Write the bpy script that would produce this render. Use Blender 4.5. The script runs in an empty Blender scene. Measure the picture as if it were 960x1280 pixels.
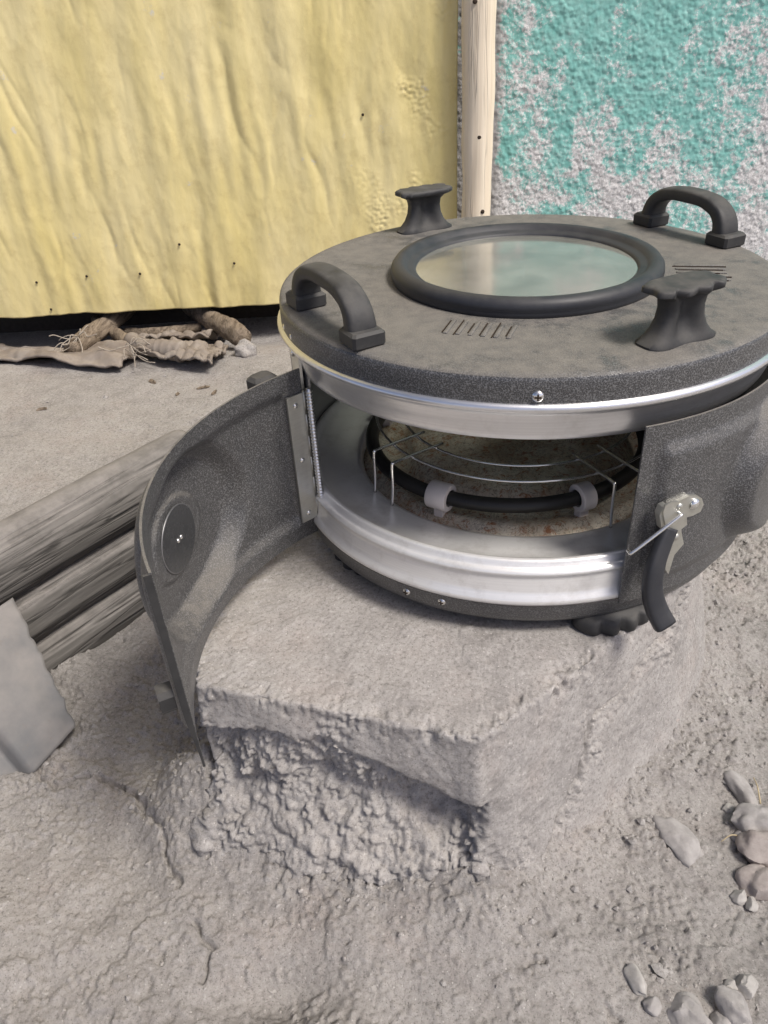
import bpy, bmesh, math, random
import numpy as np
from mathutils import Matrix, Vector
random.seed(7); RNG = np.random.default_rng(7)
S = bpy.context.scene
COL = S.collection
R_ = math.radians

# ------------------------------------------------------------------ camera
cam = bpy.data.cameras.new('camera'); camo = bpy.data.objects.new('camera', cam); COL.objects.link(camo)
Mc = ((0.998, 0.060, 0.0), (-0.034, 0.560, -0.828), (-0.050, 0.826, 0.561))
q = Matrix(Mc).to_quaternion()
camo.matrix_world = Matrix.Translation((-.132, -.655, .433)) @ q.to_matrix().to_4x4()
cam.sensor_fit = 'VERTICAL'; cam.sensor_height = 24.0; cam.lens = 24.0 * 960 / 1280
cam.clip_start = .01; cam.clip_end = 500
S.camera = camo

# ------------------------------------------------------------------ light
SUN_AZ, SUN_EL = R_(-38), R_(56)       # direction towards the sun, azimuth from +x
w = bpy.data.worlds.new('World'); S.world = w; w.use_nodes = True
nt = w.node_tree; bg = nt.nodes['Background']
sky = nt.nodes.new('ShaderNodeTexSky'); sky.sky_type = 'NISHITA'; sky.sun_disc = False
sky.sun_elevation = SUN_EL; sky.sun_rotation = math.pi / 2 - SUN_AZ
sky.air_density = .35; sky.dust_density = 9.0; sky.ozone_density = .2; sky.altitude = 1800
nt.links.new(sky.outputs[0], bg.inputs[0]); bg.inputs[1].default_value = .125
sl = bpy.data.lights.new('sun', 'SUN'); sl.energy = 2.0; sl.angle = R_(14); sl.color = (1, .95, .88)
so = bpy.data.objects.new('sun', sl); COL.objects.link(so)
sd = Vector((math.cos(SUN_AZ) * math.cos(SUN_EL), math.sin(SUN_AZ) * math.cos(SUN_EL), math.sin(SUN_EL)))
so.rotation_euler = (-sd).to_track_quat('-Z', 'Y').to_euler(); so.location = sd * 5
S.view_settings.view_transform = 'Standard'; S.view_settings.look = 'None'
S.view_settings.exposure = 0.74; S.view_settings.gamma = 1

# ------------------------------------------------------------------ numpy noise
_perm = RNG.permutation(256); _perm = np.concatenate([_perm] * 3)
_g = RNG.normal(size=(256, 3)); _g /= np.linalg.norm(_g, axis=1)[:, None]
def perlin(x, y, z):
    x, y, z = np.broadcast_arrays(np.asarray(x, float), np.asarray(y, float), np.asarray(z, float))
    xi, yi, zi = np.floor(x).astype(int), np.floor(y).astype(int), np.floor(z).astype(int)
    fx, fy, fz = x - xi, y - yi, z - zi
    u, v, ww = [t * t * t * (t * (t * 6 - 15) + 10) for t in (fx, fy, fz)]
    out = 0
    for dx in (0, 1):
        for dy in (0, 1):
            for dz in (0, 1):
                h = _perm[_perm[_perm[(xi + dx) & 255] + ((yi + dy) & 255)] + ((zi + dz) & 255)]
                g = _g[h]
                d = g[..., 0] * (fx - dx) + g[..., 1] * (fy - dy) + g[..., 2] * (fz - dz)
                out = out + d * (u if dx else 1 - u) * (v if dy else 1 - v) * (ww if dz else 1 - ww)
    return out * 1.6
def fbm(x, y, z, o=4, gain=.5):
    a, s, t = 1.0, 0.0, 0.0
    for k in range(o):
        s = s + a * perlin(x * 2 ** k + 17.3 * k, y * 2 ** k + 5.1 * k, z * 2 ** k); t += a; a *= gain
    return s / t
def worley(x, y, z=None):
    d2 = z is None
    x = np.asarray(x, float); y = np.asarray(y, float)
    z = np.zeros_like(x) if d2 else np.asarray(z, float)
    xi, yi, zi = np.floor(x).astype(int), np.floor(y).astype(int), np.floor(z).astype(int)
    F1 = np.full(x.shape, 9.0); F2 = np.full(x.shape, 9.0); ID = np.zeros(x.shape)
    for dx in (-1, 0, 1):
        for dy in (-1, 0, 1):
            for dz in ((0,) if d2 else (-1, 0, 1)):
                cx, cy, cz = xi + dx, yi + dy, zi + dz
                h = _perm[_perm[_perm[cx & 255] + (cy & 255)] + (cz & 255)]
                h2 = _perm[h + 37]; h3 = _perm[h2 + 91]
                d = np.sqrt((cx + h / 256 - x) ** 2 + (cy + h2 / 256 - y) ** 2 + (0 if d2 else (cz + h3 / 256 - z) ** 2))
                near = d < F1
                F2 = np.where(near, F1, np.minimum(F2, d)); ID = np.where(near, h3 / 256, ID); F1 = np.where(near, d, F1)
    return F1, F2, ID
def ss(a, b, x):
    t = np.clip((x - a) / (b - a), 0, 1); return t * t * (3 - 2 * t)

# ------------------------------------------------------------------ mesh helpers
def link(o, parent=None):
    COL.objects.link(o)
    if parent is not None: o.parent = parent
    return o
def tag(o, label=None, cat=None, group=None, kind=None):
    if label: o['label'] = label
    if cat: o['category'] = cat
    if group: o['group'] = group
    if kind: o['kind'] = kind
    return o
def empty(name, loc=(0, 0, 0)):
    o = bpy.data.objects.new(name, None); o.location = loc; o.empty_display_size = .05
    return link(o)
def mk(name, V, F, mat, parent=None, smooth=True, origin=None):
    me = bpy.data.meshes.new(name)
    V = np.asarray(V, float)
    if origin is not None: V = V - np.asarray(origin, float)
    me.from_pydata([tuple(v) for v in V], [], [tuple(int(i) for i in f) for f in F])
    if len(F) < 60000:
        bm_ = bmesh.new(); bm_.from_mesh(me); bmesh.ops.recalc_face_normals(bm_, faces=bm_.faces); bm_.to_mesh(me); bm_.free()
    if smooth: me.polygons.foreach_set('use_smooth', [True] * len(me.polygons))
    me.update()
    o = bpy.data.objects.new(name, me); me.materials.append(mat)
    if origin is not None: o.location = tuple(origin)
    return link(o, parent)
def mkgrid(name, V, mat, parent=None, smooth=True, wrap=False):
    n, m = V.shape[:2]
    i = np.arange(n - 1)[:, None]; j = np.arange(m if wrap else m - 1)[None, :]
    j2 = (j + 1) % m
    Q = np.stack([i * m + j, i * m + j2, (i + 1) * m + j2, (i + 1) * m + j], -1).reshape(-1, 4)
    me = bpy.data.meshes.new(name)
    me.vertices.add(n * m); me.vertices.foreach_set('co', V.reshape(-1).astype(np.float32))
    me.loops.add(Q.size); me.loops.foreach_set('vertex_index', Q.reshape(-1).astype(np.int32))
    me.polygons.add(len(Q)); me.polygons.foreach_set('loop_start', (np.arange(len(Q)) * 4).astype(np.int32))
    me.update(calc_edges=True); me.validate()
    me.polygons.foreach_set('use_smooth', [smooth] * len(me.polygons))
    me.materials.append(mat)
    return link(bpy.data.objects.new(name, me), parent)
class MB:
    def __init__(s): s.V = []; s.F = []
    def add(s, V, F):
        b = len(s.V); s.V += [tuple(v) for v in V]; s.F += [tuple(i + b for i in f) for f in F]; return s
    def grid(s, V, wrapu=False, wrapv=False, flip=False):
        n, m = V.shape[:2]; F = []
        for i in range(n if wrapu else n - 1):
            for j in range(m if wrapv else m - 1):
                f = (i * m + j, i * m + (j + 1) % m, ((i + 1) % n) * m + (j + 1) % m, ((i + 1) % n) * m + j)
                F.append(f[::-1] if flip else f)
        return s.add(V.reshape(-1, 3), F)
    def build(s, name, mat, parent=None, smooth=True, origin=None): return mk(name, s.V, s.F, mat, parent, smooth, origin)
def sharp(o, ang=35):
    """split shading at hard edges"""
    me = o.data
    b = bmesh.new(); b.from_mesh(me)
    bmesh.ops.recalc_face_normals(b, faces=b.faces)
    for e in b.edges:
        e.smooth = not (len(e.link_faces) == 2 and e.calc_face_angle(0) > R_(ang))
    b.to_mesh(me); b.free(); return o
def lathe(prof, n=160, a0=0, a1=360, closed=False):
    """prof: (r,z) list -> MB.  full turn when a1-a0 = 360.  closed: profile is a loop"""
    full = abs(a1 - a0 - 360) < 1e-6
    A = np.radians(np.linspace(a0, a1, n + 1))
    if full: A = A[:-1]
    P = np.array(prof, float)
    V = np.stack([P[:, None, 0] * np.cos(A), P[:, None, 0] * np.sin(A), np.repeat(P[:, 1:2], len(A), 1)], -1)
    m = MB(); m.grid(V, wrapu=closed, wrapv=full)
    if closed and not full:
        k = len(P); na = len(A)
        m.F.append(tuple(i * na for i in range(k))); m.F.append(tuple(i * na + na - 1 for i in range(k))[::-1])
    return m
def tube(path, rad, n=10, cap=True, fn=None, flat=None, up=None):
    """path (k,3); rad scalar or list; flat = (w,h) half sizes of a rounded flat section, up = hint"""
    P = np.array(path, float); k = len(P); rad = np.broadcast_to(np.asarray(rad, float), (k,))
    T = np.gradient(P, axis=0); T /= np.linalg.norm(T, axis=1)[:, None]
    u = np.array(up if up is not None else (0, 0, 1.0), float)
    if up is None and abs(T[0] @ u) > .9: u = np.array((1.0, 0, 0))
    V = np.zeros((k, n, 3)); ang = np.linspace(0, 2 * np.pi, n, endpoint=False)
    for i in range(k):
        a = u - T[i] * (u @ T[i]); a /= np.linalg.norm(a); b = np.cross(T[i], a)
        if up is None: u = a
        if flat:
            ca, sa = np.cos(ang), np.sin(ang); e = .55
            V[i] = P[i] + rad[i] * (flat[0] * (np.sign(ca) * np.abs(ca) ** e)[:, None] * b + flat[1] * (np.sign(sa) * np.abs(sa) ** e)[:, None] * a)
        else:
            V[i] = P[i] + rad[i] * (np.cos(ang)[:, None] * a + np.sin(ang)[:, None] * b)
    if fn is not None: V = fn(V)
    m = MB(); m.grid(V, wrapv=True)
    if cap:
        b0 = len(m.V); m.V += [tuple(P[0]), tuple(P[-1])]
        for j in range(n):
            m.F.append((b0, (j + 1) % n, j)); m.F.append((b0 + 1, (k - 1) * n + j, (k - 1) * n + (j + 1) % n))
    return m
def spline(pts, n=24):
    P = np.array(pts, float); P = np.vstack([2 * P[0] - P[1], P, 2 * P[-1] - P[-2]]); out = []
    for i in range(1, len(P) - 2):
        for t in np.linspace(0, 1, n, endpoint=False):
            a, b, c, d = P[i - 1:i + 3]
            out.append(.5 * (2 * b + (c - a) * t + (2 * a - 5 * b + 4 * c - d) * t * t + (3 * b - a - 3 * c + d) * t ** 3))
    out.append(P[-2]); return np.array(out)
def cyl(a, r, z):
    a = math.radians(a); return np.array((r * math.cos(a), r * math.sin(a), z))
def frame(a):
    a = math.radians(a); return np.array((math.cos(a), math.sin(a), 0)), np.array((-math.sin(a), math.cos(a), 0)), np.array((0, 0, 1.0))
def box(c, X, Y, Z, sx, sy, sz, bev=0.0):
    """box with chamfered edges along axes X,Y,Z (half sizes)"""
    c = np.array(c, float); m = MB(); b = bev if bev else min(sx, sy, sz) * .15
    P = []
    for s in (-1, 1):
        for (kx, ky, kz) in (((sx - b), (sy - b), sz), (sx, sy, sz - b)) if s < 0 else ((sx, sy, sz - b), ((sx - b), (sy - b), sz)):
            ring = []
            for (qx, qy, ox, oy) in ((1, 1, 0, 1), (1, 1, 1, 0), (1, -1, 1, 0), (1, -1, 0, 1), (-1, -1, 0, 1), (-1, -1, 1, 0), (-1, 1, 1, 0), (-1, 1, 0, 1)):
                ring.append(c + X * qx * (kx - (b if ox == 0 else 0)) + Y * qy * (ky - (b if oy == 0 else 0)) + Z * s * kz)
            P.append(ring)
    V = np.array(P); m.grid(V, wrapv=True)
    m.F.append(tuple(range(8))[::-1]); m.F.append(tuple(range(24, 32)))
    return m
def plate(poly, r0, r1, fr=None):
    """polygon in (angle, z) extruded radially from r0 to r1"""
    n = len(poly); m = MB()
    V = [cyl(a, r0, z) for a, z in poly] + [cyl(a, r1, z) for a, z in poly]
    F = [tuple(range(n))[::-1], tuple(range(n, 2 * n))] + [(i, (i + 1) % n, n + (i + 1) % n, n + i) for i in range(n)]
    return m.add(V, F)
def dome(c, nrm, r, h, n=14, k=4):
    nrm = np.array(nrm, float); nrm /= np.linalg.norm(nrm)
    a = np.cross(nrm, (0, 0, 1.0) if abs(nrm[2]) < .9 else (1.0, 0, 0)); a /= np.linalg.norm(a); b = np.cross(nrm, a)
    m = MB(); V = []
    ang = np.linspace(0, 2 * np.pi, n, endpoint=False)
    for i in range(k + 1):
        t = i / k * math.pi / 2 * .94
        V.append([np.array(c) + nrm * h * math.sin(t) + r * math.cos(t) * (math.cos(g) * a + math.sin(g) * b) for g in ang])
    m.grid(np.array(V), wrapv=True); m.F.append(tuple(range(k * n, k * n + n))); m.F.append(tuple(range(n))[::-1])
    return m

# ------------------------------------------------------------------ materials
class NT:
    def __init__(s, name):
        s.m = bpy.data.materials.new(name); s.m.use_nodes = True; s.t = s.m.node_tree
        s.b = s.t.nodes['Principled BSDF']; s.o = s.t.nodes['Material Output']
    def n(s, t, ins=None, **kw):
        x = s.t.nodes.new(t)
        for k, v in kw.items(): setattr(x, k, v)
        for k, v in (ins or {}).items():
            if isinstance(v, tuple) and len(v) == 2 and hasattr(v[0], 'outputs'): s.t.links.new(v[0].outputs[v[1]], x.inputs[k])
            elif hasattr(v, 'outputs'): s.t.links.new(v.outputs[0], x.inputs[k])
            else: x.inputs[k].default_value = v
        return x
    def co(s, scale=(1, 1, 1), kind='Object'):
        c = s.n('ShaderNodeTexCoord'); mp = s.n('ShaderNodeMapping'); s.t.links.new(c.outputs[kind], mp.inputs[0]); mp.inputs['Scale'].default_value = scale; return mp
    def noise(s, vec, scale, detail=4, rough=.55, dist=0.0):
        return s.n('ShaderNodeTexNoise', {'Vector': vec, 'Scale': scale, 'Detail': detail, 'Roughness': rough, 'Distortion': dist})
    def vor(s, vec, scale, feature='F1'):
        return s.n('ShaderNodeTexVoronoi', {'Vector': vec, 'Scale': scale}, feature=feature)
    def ramp(s, fac, stops):
        r = s.n('ShaderNodeValToRGB', {'Fac': fac}); e = r.color_ramp.elements
        while len(e) > 1: e.remove(e[-1])
        for i, (p, c) in enumerate(stops):
            x = e[0] if i == 0 else e.new(p)
            x.position = p; c = (c, c, c) if isinstance(c, (int, float)) else c; x.color = (*c, 1)
        return r
    def mix(s, fac, a, b, mode='MIX'):
        x = s.n('ShaderNodeMix', data_type='RGBA', blend_type=mode)
        for idx, v in ((0, fac), (6, a), (7, b)):
            if hasattr(v, 'outputs'): s.t.links.new(v.outputs[0], x.inputs[idx])
            elif isinstance(v, tuple): x.inputs[idx].default_value = (*v, 1) if len(v) == 3 else v
            else: x.inputs[idx].default_value = v
        class W: pass
        x2 = s.n('NodeReroute'); s.t.links.new(x.outputs[2], x2.inputs[0]); return x2
    def math(s, op, a, b=0.0):
        x = s.n('ShaderNodeMath', operation=op)
        for i, v in enumerate((a, b)):
            if hasattr(v, 'outputs'): s.t.links.new(v.outputs[0], x.inputs[i])
            else: x.inputs[i].default_value = v
        return x
    def bump(s, h, strength=.3, dist=.002, nrm=None):
        d = {'Height': h, 'Strength': strength, 'Distance': dist}
        if nrm is not None: d['Normal'] = nrm
        return s.n('ShaderNodeBump', d)
    def set(s, **kw):
        names = dict(base='Base Color', rough='Roughness', metal='Metallic', normal='Normal', spec='Specular IOR Level', trans='Transmission Weight', coat='Coat Weight', ior='IOR', aniso='Anisotropic')
        for k, v in kw.items():
            i = s.b.inputs[names[k]]
            if hasattr(v, 'outputs'): s.t.links.new(v.outputs[0], i)
            else: i.default_value = (*v, 1) if isinstance(v, tuple) and len(v) == 3 else v
        return s.m
DUST = (.345, .315, .29)
def earth(name, tint=(1, 1, 1), bumpk=1.0):
    t = NT(name); c = t.co()
    big = t.noise(c, 6, 6, .62); mid = t.noise(c, 42, 8, .7); fine = t.noise(c, 300, 8, .8); xf = t.noise(c, 800, 4, .8); grit = t.vor(c, 330); grit2 = t.vor(c, 700); pk = t.noise(c, 13, 5, .6)
    k = lambda v: tuple(a * b for a, b in zip(v, tint))
    col = t.mix(t.ramp(big, [(.35, 0.0), (.65, 1.0)]), k((.275, .258, .245)), k((.385, .360, .338)))
    col = t.mix(t.ramp(pk, [(.52, 0.0), (.68, .5)]), col, k((.385, .335, .305)))
    col = t.mix(t.ramp(mid, [(.42, 0.0), (.62, .6)]), col, k((.41, .388, .368)))
    col = t.mix(t.ramp(mid, [(.33, .35), (.43, 0.0)]), col, k((.22, .205, .192)))
    col = t.mix(t.ramp(fine, [(.38, .8), (.47, 0.0)]), col, k((.165, .152, .142)))
    col = t.mix(t.ramp(fine, [(.54, 0.0), (.64, .6)]), col, k((.50, .478, .456)))
    col = t.mix(t.ramp(xf, [(.36, .6), (.46, 0.0)]), col, k((.19, .175, .164)))
    sp = t.ramp(grit, [(.12, 1.0), (.26, 0.0)])
    rnd = t.ramp((t.n('ShaderNodeSeparateColor', {0: (grit, 1)})), [(.82, 0.0), (.87, .85)])
    col = t.mix(t.math('MULTIPLY', sp, rnd), col, (.56, .53, .50))
    dk = t.ramp((t.n('ShaderNodeSeparateColor', {0: (grit2, 1)})), [(.86, 0.0), (.9, .8)])
    col = t.mix(t.math('MULTIPLY', t.ramp(grit2, [(.18, 1.0), (.34, 0.0)]), dk), col, (.11, .10, .092))
    h = t.math('ADD', t.math('MULTIPLY', fine, 1.0), t.math('ADD', t.math('MULTIPLY', mid, .7), t.math('MULTIPLY', t.math('MULTIPLY', sp, rnd), .3)))
    t.set(base=col, rough=.95, spec=.12, normal=t.bump(h, .62 * bumpk, .0042)); return t.m
M = {}
M['earth'] = earth('dusty_earth', (.985, .985, .98))
M['plaster'] = earth('mud_plaster', (1.02, 1.025, 1.025), .45)
def hammered():
    t = NT('hammered_paint'); c = t.co()
    v = t.vor(c, 950); v2 = t.noise(c, 1300, 2, .6); big = t.noise(c, 16, 6, .65); sm = t.noise(c, 70, 5, .65)
    spk = t.ramp(t.math('ADD', t.math('MULTIPLY', v, .55), t.math('MULTIPLY', v2, .6)), [(.38, .012), (.56, .045), (.78, .20)])
    spk = t.mix(.3, spk, (.055, .057, .062))
    geo = t.n('ShaderNodeNewGeometry'); nz = t.n('ShaderNodeSeparateXYZ', {0: (geo, 'True Normal')})
    upk = t.ramp((nz, 'Z') and t.math('MAXIMUM', t.n('ShaderNodeMath', {0: (nz, 'Z'), 1: 1.0}, operation='MULTIPLY'), 0.0), [(.3, .12), (.95, 1.0)])
    d = t.ramp(t.math('ADD', t.math('MULTIPLY', big, .6), t.math('MULTIPLY', sm, .45)), [(.42, .35), (.50, .8), (.60, .97)])
    dm = t.math('MULTIPLY', upk, d)
    wear = t.math('MULTIPLY', dm, t.ramp(v2, [(.25, .55), (.6, 1.0)]))
    col = t.mix(wear, spk, t.mix(t.ramp(sm, [(.35, 0.0), (.65, 1.0)]), (.165, .152, .134), (.205, .188, .163)))
    t.set(base=col, rough=t.ramp(dm, [(0, .27), (.7, .8)]), spec=.65, normal=t.bump(v, .22, .0007)); return t.m
M['hammered'] = hammered()
def alu(name, base=(.86, .86, .87), rough=.30, dirt=.18, metal=.92):
    t = NT(name); c = t.co((1, 1, 60)); c2 = t.co()
    br = t.noise(c, 14, 4, .6); sp = t.noise(c2, 45, 6, .7); bl = t.noise(c2, 10, 3)
    d = t.ramp(sp, [(.50, 0.0), (.72, dirt)])
    col = t.mix(d, base, (.30, .26, .21))
    col = t.mix(t.ramp(br, [(.3, .18), (.6, 0.0)]), col, tuple(x * .6 for x in base))
    rr = t.math('ADD', t.math('MULTIPLY', sp, .16), rough - .06)
    t.set(base=col, metal=metal, rough=rr, normal=t.bump(br, .05, .001)); return t.m
M['alu'] = alu('brushed_aluminium')
M['pan'] = alu('stained_aluminium', (.82, .81, .79), .30, .30, .38)
M['dark_steel'] = alu('dark_steel', (.30, .30, .305), .38, .2, .7)
M['zinc'] = alu('zinc_plate', (.66, .655, .60), .38, .35)
M['chrome'] = alu('chrome_wire', (.80, .79, .76), .12, .3)
def plastic(name, col, rough=.5, dust=.5):
    t = NT(name); c = t.co(); n1 = t.noise(c, 60, 6, .65); n2 = t.noise(c, 600, 3, .6)
    geo = t.n('ShaderNodeNewGeometry'); nz = t.n('ShaderNodeSeparateXYZ', {0: (geo, 'Normal')})
    up = t.ramp(t.n('ShaderNodeMath', {0: (nz, 'Z'), 1: 1.0}, operation='MULTIPLY'), [(0.0, .25), (.9, 1.0)])
    d = t.math('MULTIPLY', up, t.ramp(n1, [(.3, .2 * dust), (.65, dust)]))
    t.set(base=t.mix(d, col, (.17, .16, .145)), rough=t.ramp(d, [(0, rough), (.5, .85)]), spec=.4, normal=t.bump(n2, .12, .0006)); return t.m
M['black'] = plastic('black_bakelite', (.018, .019, .021), .42, .55)
M['rubber'] = plastic('black_rubber', (.022, .024, .030), .40, .22)
M['cable'] = plastic('cable_rubber', (.012, .012, .013), .5, .2)
M['ceramic'] = plastic('white_ceramic', (.66, .60, .56), .45, .25)
M['element'] = plastic('heating_rod', (.012, .011, .010), .45, .1)
def glass(name, dust):
    t = NT(name); c = t.co(); n1 = t.noise(c, 22, 6, .6); n2 = t.noise(c, 300, 3)
    tr = t.n('ShaderNodeBsdfTransparent', {'Color': (.86, .9, .87, 1)}); gl = t.n('ShaderNodeBsdfGlossy', {'Roughness': .11, 'Color': (1, 1, 1, 1)})
    df = t.n('ShaderNodeBsdfDiffuse', {'Color': (.52, .51, .45, 1)})
    fr = t.n('ShaderNodeFresnel', {'IOR': 1.55})
    a = t.n('ShaderNodeMixShader', {0: t.ramp(n1, [(.3, dust * .5), (.7, dust)])}); t.t.links.new(tr.outputs[0], a.inputs[1]); t.t.links.new(df.outputs[0], a.inputs[2])
    b = t.n('ShaderNodeMixShader', {0: t.math('MULTIPLY', fr, 1.6)}); t.t.links.new(a.outputs[0], b.inputs[1]); t.t.links.new(gl.outputs[0], b.inputs[2])
    t.t.links.new(b.outputs[0], t.o.inputs[0]); return t.m
M['glass'] = glass('dusty_glass', .58)
M['glass_small'] = (lambda t: t.set(base=(.050, .051, .052), rough=t.ramp(t.noise(t.co(), 120, 5), [(.3, .16), (.7, .35)]), spec=.55))(NT('sight_glass'))
def rustpan():
    t = NT('rusty_pan'); c = t.co(); n1 = t.noise(c, 26, 6, .7); n2 = t.noise(c, 130, 5, .7, 1.2); v = t.noise(c, 75, 5, .6, 3.0)
    col = t.mix(t.ramp(n1, [(.4, 0.0), (.62, 1.0)]), (.60, .55, .46), (.44, .36, .26))
    col = t.mix(t.ramp(v, [(.47, 0.0), (.5, .8), (.53, 0.0)]), col, (.05, .035, .028))
    col = t.mix(t.ramp(n2, [(.52, 0.0), (.64, .9)]), col, (.27, .10, .035))
    t.set(base=col, metal=.25, rough=.42, normal=t.bump(n2, .3, .001)); return t.m
M['rust'] = rustpan()
def yellow():
    t = NT('yellow_paint'); c = t.co(); a = t.noise(t.co((1, 1, .25)), 12, 5, .6); b = t.noise(c, 55, 6, .7); f = t.noise(c, 420, 4, .6); e = t.noise(c, 24, 3, .5)
    col = t.mix(t.ramp(a, [(.3, 0.0), (.7, 1.0)]), (.73, .61, .255), (.80, .69, .37))
    col = t.mix(t.ramp(b, [(.5, 0.0), (.78, .45)]), col, (.52, .40, .17))
    col = t.mix(t.math('MULTIPLY', t.ramp(e, [(.66, 0.0), (.70, .7)]), t.ramp(b, [(.55, 0.0), (.6, 1.0)])), col, (.62, .60, .54))
    sp = t.n('ShaderNodeSeparateXYZ', {0: (t.n('ShaderNodeTexCoord'), 'Object')})
    blx = t.math('MULTIPLY', t.ramp(t.math('MULTIPLY_ADD', t.n('ShaderNodeMath', {0: (sp, 'X'), 1: 6.0}, operation='MULTIPLY'), 1.0), [(0, 0.0)]), 0.0)
    h = t.math('ADD', t.math('MULTIPLY', b, .8), t.math('MULTIPLY', f, .15))
    t.set(base=col, rough=.34, spec=.5, normal=t.bump(h, .25, .003)); return t.m
M['yellow'] = yellow()
def teal():
    t = NT('teal_render'); c = t.co(); big = t.noise(c, 8.5, 6, .62, .4); md = t.noise(c, 60, 6, .7); f = t.noise(c, 330, 5, .75); st = t.noise(t.co((1, 1, .35)), 11, 4, .6)
    z = t.n('ShaderNodeSeparateXYZ', {0: (t.n('ShaderNodeTexCoord'), 'Object')})
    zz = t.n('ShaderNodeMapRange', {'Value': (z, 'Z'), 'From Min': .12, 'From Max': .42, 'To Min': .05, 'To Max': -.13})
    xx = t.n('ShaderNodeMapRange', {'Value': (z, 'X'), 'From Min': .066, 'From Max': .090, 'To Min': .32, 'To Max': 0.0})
    k = t.math('ADD', t.math('ADD', t.math('MULTIPLY', big, 1.0), t.math('MULTIPLY', st, .55)), t.math('ADD', t.math('SUBTRACT', zz, .225), xx))
    k = t.math('ADD', k, t.math('MULTIPLY', t.math('SUBTRACT', md, .5), .7))
    k = t.math('ADD', k, t.math('MULTIPLY', t.math('SUBTRACT', f, .5), .55))
    mask = t.ramp(k, [(.485, 0.0), (.60, 1.0)])
    paint = t.mix(t.ramp(md, [(.3, 0.0), (.7, 1.0)]), (.17, .43, .385), (.33, .60, .545))
    bare = t.mix(t.ramp(f, [(.35, 0.0), (.62, 1.0)]), (.36, .35, .34), (.78, .765, .75))
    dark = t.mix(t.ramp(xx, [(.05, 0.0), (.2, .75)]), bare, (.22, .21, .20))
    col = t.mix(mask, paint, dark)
    h = t.math('ADD', f, t.math('MULTIPLY', md, .8))
    t.set(base=col, rough=.85, spec=.25, normal=t.bump(h, .5, .003)); return t.m
M['teal'] = teal()
def wood(name, base, dark, sc=(1, 1, .04), f=90, crack=.5, dust=0.0):
    t = NT(name); c = t.co(sc); n1 = t.noise(c, f, 6, .65, .6); n2 = t.noise(c, f * .35, 4, .6, 1.0); n3 = t.noise(t.co(), 500, 3)
    col = t.mix(t.ramp(n1, [(.35, 0.0), (.65, 1.0)]), dark, base)
    col = t.mix(t.ramp(n2, [(.485, 0.0), (.5, crack), (.515, 0.0)]), col, tuple(x * .3 for x in dark))
    if dust:
        gn = t.n('ShaderNodeSeparateXYZ', {0: (t.n('ShaderNodeNewGeometry'), 'Normal')})
        up = t.ramp(t.n('ShaderNodeMath', {0: (gn, 'Z'), 1: 1.0}, operation='MULTIPLY'), [(.35, 0.0), (.85, dust)])
        col = t.mix(t.math('MULTIPLY', up, t.ramp(t.noise(t.co(), 40, 6, .7), [(.35, .35), (.6, 1.0)])), col, (.34, .315, .295))
    h = t.math('ADD', n1, t.math('MULTIPLY', t.ramp(n2, [(.47, 1.0), (.5, 0.0), (.53, 1.0)]), .8))
    t.set(base=col, rough=.85, spec=.2, normal=t.bump(h, .5, .002)); return t.m
M['pole'] = wood('peeled_pole_wood', (.86, .76, .60), (.72, .61, .46), (1, 1, .02), 120, .35)
M['log'] = wood('weathered_log_wood', (.150, .141, .130), (.100, .093, .086), (1, 1, .03), 80, .8, .6)
M['stick'] = wood('dry_stick_wood', (.29, .235, .175), (.12, .092, .068), (1, .12, 1), 150, .7)
def sack():
    t = NT('jute_sack'); c = t.co(); n = t.noise(c, 30, 5, .6); v = t.n('ShaderNodeTexWave', {'Vector': c, 'Scale': 160.0, 'Distortion': 2.0, 'Detail': 2.0})
    col = t.mix(t.ramp(n, [(.3, 0.0), (.7, 1.0)]), (.20, .165, .135), (.33, .29, .25))
    t.set(base=col, rough=.95, spec=.1, normal=t.bump(t.math('ADD', v, t.math('MULTIPLY', n, 2.0)), .3, .002)); return t.m
M['sack'] = sack()
def sheetm():
    t = NT('dusty_galvanised'); c = t.co(); n = t.noise(c, 14, 6, .6); n2 = t.noise(c, 90, 6, .7)
    col = t.mix(t.ramp(n, [(.35, 0.0), (.6, 1.0)]), (.15, .15, .15), (.25, .232, .217))
    col = t.mix(t.ramp(n2, [(.6, 0.0), (.75, .6)]), col, (.2, .16, .13))
    t.set(base=col, metal=.1, rough=.75, normal=t.bump(n2, .2, .001)); return t.m
M['sheet'] = sheetm()
def stone(name, a, b):
    t = NT(name); c = t.co(); n = t.noise(c, 90, 6, .65); n2 = t.noise(c, 500, 4)
    t.set(base=t.mix(t.ramp(n, [(.35, 0.0), (.65, 1.0)]), a, b), rough=.9, spec=.2, normal=t.bump(t.math('ADD', n, t.math('MULTIPLY', n2, .3)), .4, .002)); return t.m
M['stone_grey'] = stone('grey_stone', (.27, .255, .245), (.37, .35, .335))
M['stone_pale'] = stone('pale_stone', (.31, .295, .275), (.43, .41, .385))
M['stone_pink'] = stone('pinkish_stone', (.28, .245, .228), (.38, .34, .315))
def plain(name, c, r=.8):
    t = NT(name); n = t.noise(t.co(), 150, 5); t.set(base=t.mix(t.ramp(n, [(.3, 0.0), (.7, 1.0)]), tuple(x * .7 for x in c), c), rough=r, spec=.2); return t.m
M['light_block_dark'] = plain('light_block_dark', (.07, .06, .05))  # dark tone for the added light-blocking wall behind the sheet
M['straw'] = plain('dry_straw', (.52, .43, .28))
M['string'] = plain('frayed_string', (.42, .37, .31))
M['hole'] = plain('rusty_nail', (.05, .035, .025))

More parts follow.
